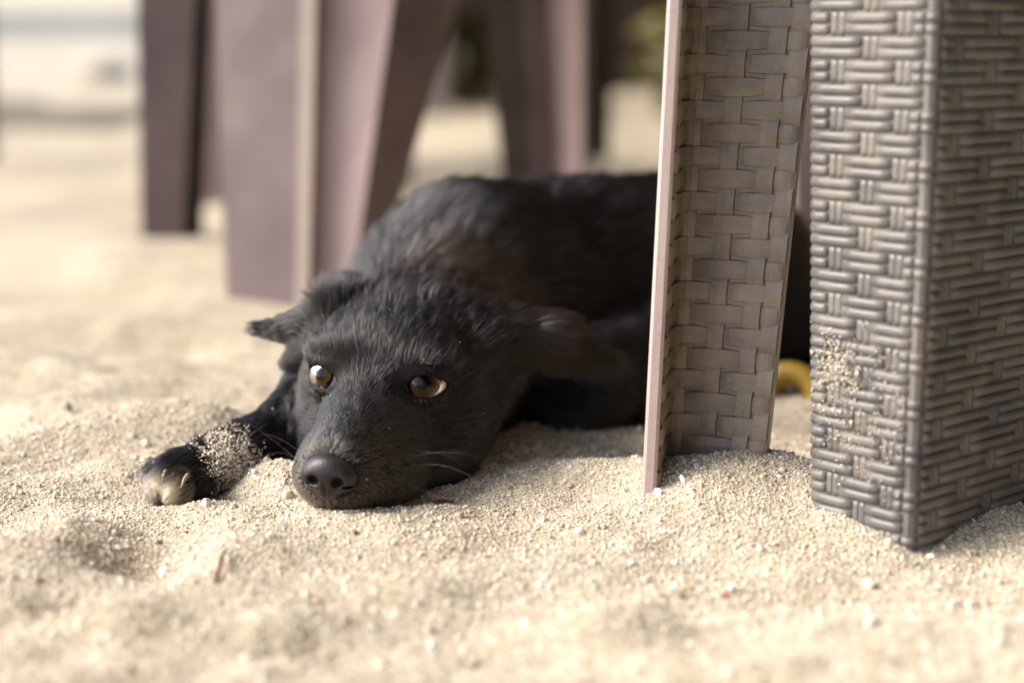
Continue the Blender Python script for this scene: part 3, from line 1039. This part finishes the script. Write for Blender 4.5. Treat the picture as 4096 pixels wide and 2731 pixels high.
for i in range(rows):
    z = zbm + (i + .5) * PZ
    odd = i % 2
    over = [ucols[0], ucols[2], ucols[4]] if odd else [ucols[1], ucols[3]]
    edges = [.02] + over + [1.0]
    for j in range(len(edges) - 1):
        u0 = edges[j] + (cw if j else 0); u1 = edges[j + 1] - (cw if edges[j + 1] < .999 else 0)
        if u1 - u0 < .03: continue
        m = MB(); sl_ = rng.uniform(-.012, .012)
        flat_strip(m, fm, max(u0 - .018, .0), min(u1 + .018, 1), z - PZ * .455, z + PZ * .455, 'u', .17 + sl_, .02, .03, 7)
        m.make('weave_strip', M_MID, mleg)
    for u in over:
        if u + cw > 1: u = 1 - cw
        m = MB()
        flat_strip(m, fm, u - cw * .97, u + cw * .97, z - PZ * .80, z + PZ * .80, 'z', .19, .03, .02, 6)
        m.make('weave_strip', M_MID, mleg)
# pale lip of the flange
m = MB()
rings = []
for f in np.linspace(0, 1, 9):
    a = np.array(ib[0]) * (1 - f) + np.array(it[0]) * f; t = np.array(ib[0]) - np.array(ib[1]); t /= np.linalg.norm(t); nn = np.array([t[1], -t[0]])
    if nn[0] > 0: nn = -nn
    z = zbm + (ZT - zbm) * f
    rings.append([(*(a + t * .06 - nn * .02), z), (*(a + t * .16 + nn * .1), z), (*(a + t * .16 + nn * .42), z), (*(a + t * .04 + nn * .54), z), (*(a - t * .3 + nn * .50), z), (*(a - t * .3 + nn * .0), z)])
m.loft(rings); m.make('lip', M_RIM, mleg, False)
m = MB(); m.box((ib[-1][0] + 16, ib[-1][1] + 12, ZT + 5.0), (20, 18, 1.2), -.1); m.make('seat', M_MID, mc_)
m = MB(); m.box((ib[4][0] + 1.6, ib[4][1] - .5, ZT + 2.0), (3.2, 2.6, 2.2)); m.make('apron', M_MID, mc_)

# ---- plum chair behind the puppy; its walls carry lit and shaded tones as colour
M_OUT = mat_plastic('shaded_plum_weave', (.110, .072, .080), (.205, .150, .147), (.18, .14, .11), .25, .55, (10, 10, 60), .8, .35)
M_INN = mat_plastic('lit_dusty_mauve_plastic', (.28, .192, .19), (.37, .262, .252), (.42, .35, .29), .25, .5)
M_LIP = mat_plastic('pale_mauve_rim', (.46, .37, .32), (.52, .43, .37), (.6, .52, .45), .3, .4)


def slab(parent, name, b, t, th, mat, zb=-2.0, back=(.25, .97)):
    """one tapering wall of a hollow leg between two plan points, th thick towards 'back'"""
    bk = np.array(back) * th
    return leg_solid(name, [b[0], b[1], b[1] + bk, b[0] + bk], [t[0], t[1], t[1] + bk, t[0] + bk], zb, ZT - 2, mat, parent)


def at_leg(px0, px1, py, zc, zc1=None):
    return P(px0, py, zc)[:2], P(px1, py, zc1 or zc)[:2]


def hollow_leg(parent, zc, base_y, cuts_bot, cuts_top, dep, mats, lipdep=-1.2):
    """walls given by where their edges run at the foot and at the height of the lens"""
    zt = CAM_H
    n = len(mats)
    root = None
    for i in range(n):
        za, zb_ = zc + dep[i][0], zc + dep[i][1]
        b = [P(cuts_bot[i], base_y, za), P(cuts_bot[i + 1], base_y, zb_)]
        k = lambda q, px, z_: np.array([(px - 2048) / FPX * (z_ - 3.2), q[1]])
        tp = [k(b[0], cuts_top[i], za), k(b[1], cuts_top[i + 1], zb_)]
        # carry the edge lines from the foot (z of b) through the lens height up to the seat
        e = []
        for q, p_ in zip(b, tp):
            f = (ZT - 2 - q[2]) / (zt - q[2]); g_ = (-2.0 - q[2]) / (zt - q[2])
            e.append((q[:2] + (p_ - q[:2]) * g_, q[:2] + (p_ - q[:2]) * f))
        nm = mats[i][0]
        o = slab(parent if root is None else root, 'leg' if root is None else nm, [e[0][0], e[1][0]], [e[0][1], e[1][1]], .45, mats[i][1])
        if root is None: root = o
    return root


n2_ = G(1205, 1195, 1.0)[:2]; n1_ = G(600, 950, 0.5)[:2]; n3_ = G(2180, 900, 0)[:2]
pc = thing('plum_chair', (n2_[0], n2_[1] + 30, 0), 'plum-brown plastic chair standing on the sand behind the black puppy', 'chair')
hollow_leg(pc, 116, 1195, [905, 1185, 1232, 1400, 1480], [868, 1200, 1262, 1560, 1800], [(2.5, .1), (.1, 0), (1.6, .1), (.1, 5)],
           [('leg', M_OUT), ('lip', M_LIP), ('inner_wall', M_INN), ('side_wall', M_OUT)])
hollow_leg(pc, 150, 955, [565, 735, 800], [552, 778, 835], [(0, .6), (.6, 5)], [('leg', M_OUT), ('side_wall', M_DARKLEG)])  # black stands for the shaded side of this leg
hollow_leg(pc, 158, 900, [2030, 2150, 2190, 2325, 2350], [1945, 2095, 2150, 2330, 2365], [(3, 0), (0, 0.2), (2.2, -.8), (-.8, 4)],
           [('leg', M_DARKLEG), ('bend', M_OUT), ('inner_wall', M_INN), ('side_wall', M_OUT)])  # left wall's shade and inner wall's light are put into the colours
n4_ = np.array([-13.5, 196.0])
leg_solid('leg', [n4_ + np.array(a) for a in ((-2, 0), (2, 0), (2, 3), (-2, 3))], [n4_ + np.array(a) for a in ((-3.5, 0), (2.6, 0), (2.6, 4), (-3.5, 4))], -2, ZT - 2, M_BACK, pc)
m = MB(); m.box(((n1_[0] + n3_[0]) / 2 + 2, (n2_[1] + 196) / 2, ZT - 1), (15, 34, 1.2), -.5); m.make('seat', M_BACK, pc)

# ---- two more chairs further back
def back_chair(name, label, base, legs, mat, seat):
    t = thing(name, (*base, 0), label, 'chair', None)
    for p, w0, w1, d in legs:
        p = np.array(p)
        leg_solid('leg', [p + np.array(a) for a in ((-w0, 0), (w0, 0), (w0, d), (-w0, d))], [p + np.array(a) for a in ((-w1, 0), (w1, 0), (w1, d), (-w1, d))], -3, ZT, mat, t)
    m = MB(); m.box((seat[0], seat[1], ZT + 1), (seat[2], seat[3], 1.2)); m.make('seat', mat, t)
    return t
b1 = G(2395, 640, 0)[:2]
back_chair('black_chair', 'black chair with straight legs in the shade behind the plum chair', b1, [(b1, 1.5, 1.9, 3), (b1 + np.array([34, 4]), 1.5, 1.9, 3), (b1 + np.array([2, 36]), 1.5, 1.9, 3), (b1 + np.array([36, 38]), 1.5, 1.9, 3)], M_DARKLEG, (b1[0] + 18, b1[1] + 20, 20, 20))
b2 = G(1740, 450, 0)[:2]
M_GREYLEG = mat_plastic('grey_mauve_plastic', (.16, .13, .125), (.2, .17, .16), (.3, .26, .2), .2, .5)
back_chair('grey_chair', 'grey-mauve chair far back in front of the timber wall', b2, [(b2, 2.4, 3.2, 4), (b2 + np.array([-40, 6]), 2.4, 3.2, 4), (b2 + np.array([0, 40]), 2.4, 3.2, 4), (b2 + np.array([-40, 44]), 2.4, 3.2, 4)], M_GREYLEG, (b2[0] - 20, b2[1] + 22, 24, 24))
b3 = G(845, 800, 0)[:2]
back_chair('mauve_chair', 'mauve chair whose leg shows between the two left legs of the plum chair', b3, [(b3, 1.3, 2.0, 3), (b3 + np.array([-3, 40]), 1.3, 2, 3), (b3 + np.array([-40, 50]), 1.3, 2, 3)], M_BACK, (b3[0] - 16, b3[1] + 28, 20, 24))

# ------------------------------------------------------------------ background
M_WALL = mat_simple('dark_timber', (.036, .026, .016), .8, .3, .5, 6)
wl_t = thing('timber_wall', (120, 470, 0), 'dark brown timber board wall across the back of the shaded terrace', 'wall')
x = -62.0
k = 0
while x < 420:
    m = MB(); w = 11 + (k * 7 % 5)
    m.box((x + w / 2, 470 + (k % 3) * .6, 118), (w / 2 - .4, 1.6, 124)); m.make('board', M_WALL, wl_t); x += w; k += 1
m = MB(); m.box((178, 474, 118), (242, 1.8, 124)); m.make('backing', M_WALL, wl_t)
m = MB(); m.box((190, -80, 246), (270, 580, 5)); m.make('unseen_shade_roof', mat_simple('unseen_roof_thatch', (.10, .075, .045), .9, .2, .4, 8))  # unseen roof, added to cut the sky light from overhead
tag(bpy.data.objects['unseen_shade_roof'], kind='structure')
m = MB(); m.box((125, -80, 118), (3, 540, 122)); m.make('side_wall', M_WALL)  # unseen wall, added at the right to cut the fill light
tag(bpy.data.objects['side_wall'], kind='structure')  # the added, unseen wall at the right
m = MB()
for bx_ in (((42, -260, 15), (86, 3, 17)), ((42, -260, 174), (86, 3, 68)), ((-34, -260, 69), (10, 2.9, 38)), ((8, -260, 69), (3, 2.9, 38)), ((79, -260, 69), (49, 2.9, 38))): m.box(*bx_)
m.make('catchlight_wall', M_WALL)  # unseen wall added behind the camera; its gaps make catchlights in the eyes
tag(bpy.data.objects['catchlight_wall'], kind='structure')
M_LEAF = mat_simple('olive_leaf', (.07, .055, .016), .55, .4, .5, 4)
M_LEAF2 = mat_simple('yellow_green_leaf', (.11, .092, .018), .5, .4, .45, 4)
M_STEM = mat_simple('brown_stem', (.08, .055, .03), .8, .3, .3, 30)


def shrub(label, c, rx, rz, n, mat, seed):
    r = np.random.default_rng(seed)
    t = thing('shrub', c, label, 'shrub', 'shrubs along the timber wall')
    m = MB()
    for j in range(7):
        a = r.uniform(0, 6.28); tip = np.array([c[0] + math.cos(a) * rx * .7, c[1] + math.sin(a) * rx * .6, c[2] + rz * r.uniform(.8, 1.8)])
        m.tube([np.array(c) + [0, 0, -2], np.array(c) * .5 + tip * .5 + [0, 0, rz * .2], tip], [1.0, .7, .3], 6)
    m.make('stem', M_STEM, t, True)
    m = MB()
    for j in range(n):
        d = r.normal(0, 1, 3); d /= np.linalg.norm(d); q = np.array(c) + [0, 0, rz] + d * np.array([rx, rx * .8, rz]) * r.random() ** .4
        q[2] = max(q[2], 1)
        t_ = r.normal(0, 1, 3); t_[2] -= .4; t_ /= np.linalg.norm(t_); s_ = np.cross(t_, r.normal(0, 1, 3)); s_ /= np.linalg.norm(s_)
        l_ = r.uniform(3, 6.5); w_ = l_ * .28
        m.add([q, q + t_ * l_ * .5 + s_ * w_, q + t_ * l_, q + t_ * l_ * .5 - s_ * w_], [(0, 1, 2, 3)])
    m.make('foliage', mat, t)
    return t
s1 = G(1850, 420, 0); shrub('olive shrub between the grey chair and the plum chair', (s1[0], s1[1] + 6, -1), 12, 12, 700, M_LEAF, 2)
s2 = G(2640, 520, 0); shrub('yellow-green shrub glimpsed left of the hollow brown leg', (s2[0] + 9, s2[1] + 5, -1), 11, 16, 800, M_LEAF2, 3)

# far left: pale painted kerb, white stone and a dark sheet for shade
M_KERB = mat_simple('pale_blue_paint', (.48, .49, .45), .7, .3, .08, 8)
kb = thing('low_wall', (-170, 760, 10), 'low pale blue painted wall far behind at the left', 'wall')
m = MB(); m.box((-190, 790, 15), (185, 9, 7), .02); m.make('wall_face', M_KERB, kb)
m = MB(); m.box((-190, 790, 23.2), (187, 10.5, 1.2), .02); m.make('coping', M_KERB, kb)
M_STONE = mat_simple('white_stone', (.42, .37, .29), .8, .3, .1, 30, .3)


def pebble(name, label, cat, c, r, mat, seed, group=None):
    rr_ = np.random.default_rng(seed)
    V, F = [], []
    nu, nv_ = 12, 8
    ph = rr_.uniform(0, 6.28, 6)
    M = np.linalg.qr(rr_.normal(0, 1, (3, 3)))[0] if max(r) < 1 else np.eye(3)
    M = np.eye(3) * .6 + M * .4
    for j in range(nv_ + 1):
        t = math.pi * j / nv_
        for i in range(nu):
            a = 2 * math.pi * i / nu
            d = np.array([math.sin(t) * math.cos(a), math.sin(t) * math.sin(a), math.cos(t)])
            k = 1 + .13 * math.sin(3 * d[0] + ph[0]) + .12 * math.sin(4 * d[1] + ph[1]) + .1 * math.sin(5 * d[2] + 3 * d[0] + ph[2])
            V.append(np.array(c) + M @ (d * k * np.array(r)))
    for j in range(nv_):
        for i in range(nu):
            k = (i + 1) % nu
            F.append((j * nu + i, (j + 1) * nu + i, (j + 1) * nu + k, j * nu + k))
    return tag(obj(name, V, F, mat), label, cat, group)


w1 = G(420, 320, 1); pebble('stone', 'white rounded stone lying far back on the sand at the left', 'stone', (w1[0], w1[1], 3.5), (10, 8, 5), M_STONE, 1)


def on_sand(px, py, lift=0.0):
    p = G(px, py, 0)
    for _ in range(12):
        p = G(px, py, float(sand_h(p[0], p[1])))
    return p + np.array([0, 0, lift])


M_PW = mat_simple('white_shell_pebble', (.74, .70, .62), .6, .4, .12, 150, .2)
M_PT = mat_simple('tan_pebble', (.52, .40, .25), .7, .4, .2, 150, .2)
M_PR = mat_simple('terracotta_pebble', (.50, .17, .09), .7, .4, .2, 150, .2)
M_PD = mat_simple('dark_seed', (.06, .035, .02), .6, .4, .3, 150, .2)
M_GREY = mat_simple('grey_stone', (.20, .165, .12), .8, .3, .3, 60, .3)
for lab, px, py, r, mt, sd_ in (
        ('smooth white pebble just below the foot of the hollow brown leg', 2735, 1925, (.24, .18, .17), M_PW, 1),
        ('long white coral pebble on the sand left of the hollow brown leg', 2390, 1995, (.42, .16, .15), M_PW, 2),
        ('oval beige pebble on the sand right of the chin of the puppy', 2040, 1955, (.26, .20, .17), M_PT, 3),
        ('small terracotta red pebble in the foreground sand', 2900, 2395, (.27, .24, .22), M_PR, 4),
        ('pale flat pebble touching the foot of the hollow brown leg', 2790, 1870, (.28, .18, .15), M_PW, 5),
        ('pale oblong pebble left of the terracotta red pebble foot of leg', 2590, 1950, (.34, .18, .16), M_PW, 6),
        ('orange-tan pebble between the hollow leg and the wicker leg', 3055, 1910, (.20, .12, .11), M_PT, 7),
        ('white pebble nestling close to the terracotta red pebble', 2925, 2360, (.26, .2, .18), M_PW, 8),
        ('large pale pebble near the right picture edge in the foreground', 3480, 2505, (.33, .3, .28), M_PW, 9),
        ('dark brown seed on the sand below the chin of the puppy', 2055, 2062, (.13, .10, .18), M_PD, 10),
        ('dark brown chip in a dimple left of the terracotta pebble', 2730, 2392, (.15, .13, .16), M_PD, 11)):
    p = on_sand(px, py, r[2] * .35)
    pebble('pebble', lab, 'pebble', p, r, mt, sd_, 'pebbles on the sand')
p = on_sand(275, 1650, .3)
pebble('stone', 'grey-brown flat stone half buried in sand left of the paw', 'stone', p, (.75, .5, .32), M_GREY, 13)
# leaf chip, twig
M_CHIP = mat_simple('dry_leaf', (.52, .36, .15), .6, .4, .2, 90)
p = on_sand(1775, 2012, .06)
V = []; nL = 7
for j in range(nL):
    t = j / (nL - 1); w = .16 * math.sin(math.pi * min(t * .9 + .08, 1)) ** .8
    cx = np.array([-.42 + .84 * t, .05 * t, .06 + .10 * math.sin(t * 3) - .1 * t])
    V += [p + cx + [0, w, .05], p + cx, p + cx + [0, -w, .03]]
Fc = []
for j in range(nL - 1):
    for k in (0, 1): Fc.append((j * 3 + k, j * 3 + k + 1, j * 3 + 4 + k, j * 3 + 3 + k))
nb = len(V); V += [v - np.array([0, 0, .025]) for v in V]; Fc += [tuple(nb + i for i in f[::-1]) for f in Fc]
tag(obj('leaf_chip', V, Fc, M_CHIP), 'dry yellow leaf scrap on the sand beside the puppy chin', 'leaf')
M_TWIG = mat_simple('red_brown_twig', (.16, .055, .035), .8, .3, .3, 90)
a, b = on_sand(858, 2335, .05), on_sand(908, 2200, .1)
m = MB(); m.tube([a, a * .66 + b * .34 + [.05, 0, .12], a * .33 + b * .67 + [-.04, 0, .1], b], [.05, .075, .065, .03], 6)
tw = m.make('twig', M_TWIG, None, True); tag(tw, 'thin red-brown twig lying in the foreground sand', 'twig')

# yellow ring-shaped toy behind the puppy
M_YEL = mat_simple('yellow_plastic', (.30, .185, .02), .45, .5, .2, 25)
p = P(3165, 1590, 85)
yt = thing('toy_ring', (p[0], p[1], 0), 'yellow plastic ring half hidden behind the wicker leg', 'toy')
m = MB(); rings = []
tilt = np.array([math.cos(.35), -math.sin(.35) * .8, 0]); upv = np.array([.0, .35, .93])
nR = 24
V, Fc = [], []
for i in range(nR):
    A = 2 * math.pi * i / nR; d = tilt * math.cos(A) + upv * math.sin(A); nrm = np.cross(tilt, upv)
    for j in range(10):
        B = 2 * math.pi * j / 10
        V.append(p + d * (1.25 + .62 * math.cos(B)) + nrm * .8 * math.sin(B))
for i in range(nR):
    for j in range(10):
        Fc.append((i * 10 + j, ((i + 1) % nR) * 10 + j, ((i + 1) % nR) * 10 + (j + 1) % 10, i * 10 + (j + 1) % 10))
obj('ring', V, Fc, M_YEL, yt)

# dark sheet across the sand, far left: shade put in as colour
M_SHADE_BAND = mat_simple('sand_shade_band', (.15, .125, .088), .9, .3, .25, 3)
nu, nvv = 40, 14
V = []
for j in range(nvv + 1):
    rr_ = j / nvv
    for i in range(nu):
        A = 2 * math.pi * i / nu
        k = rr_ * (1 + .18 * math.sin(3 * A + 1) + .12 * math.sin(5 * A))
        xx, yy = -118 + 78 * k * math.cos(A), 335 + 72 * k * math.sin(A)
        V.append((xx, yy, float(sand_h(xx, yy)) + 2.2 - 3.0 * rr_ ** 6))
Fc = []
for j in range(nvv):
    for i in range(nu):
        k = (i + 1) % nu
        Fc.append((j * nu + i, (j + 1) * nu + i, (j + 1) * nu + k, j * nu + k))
tag(obj('sand_shade_band', V, Fc, M_SHADE_BAND), kind='structure')
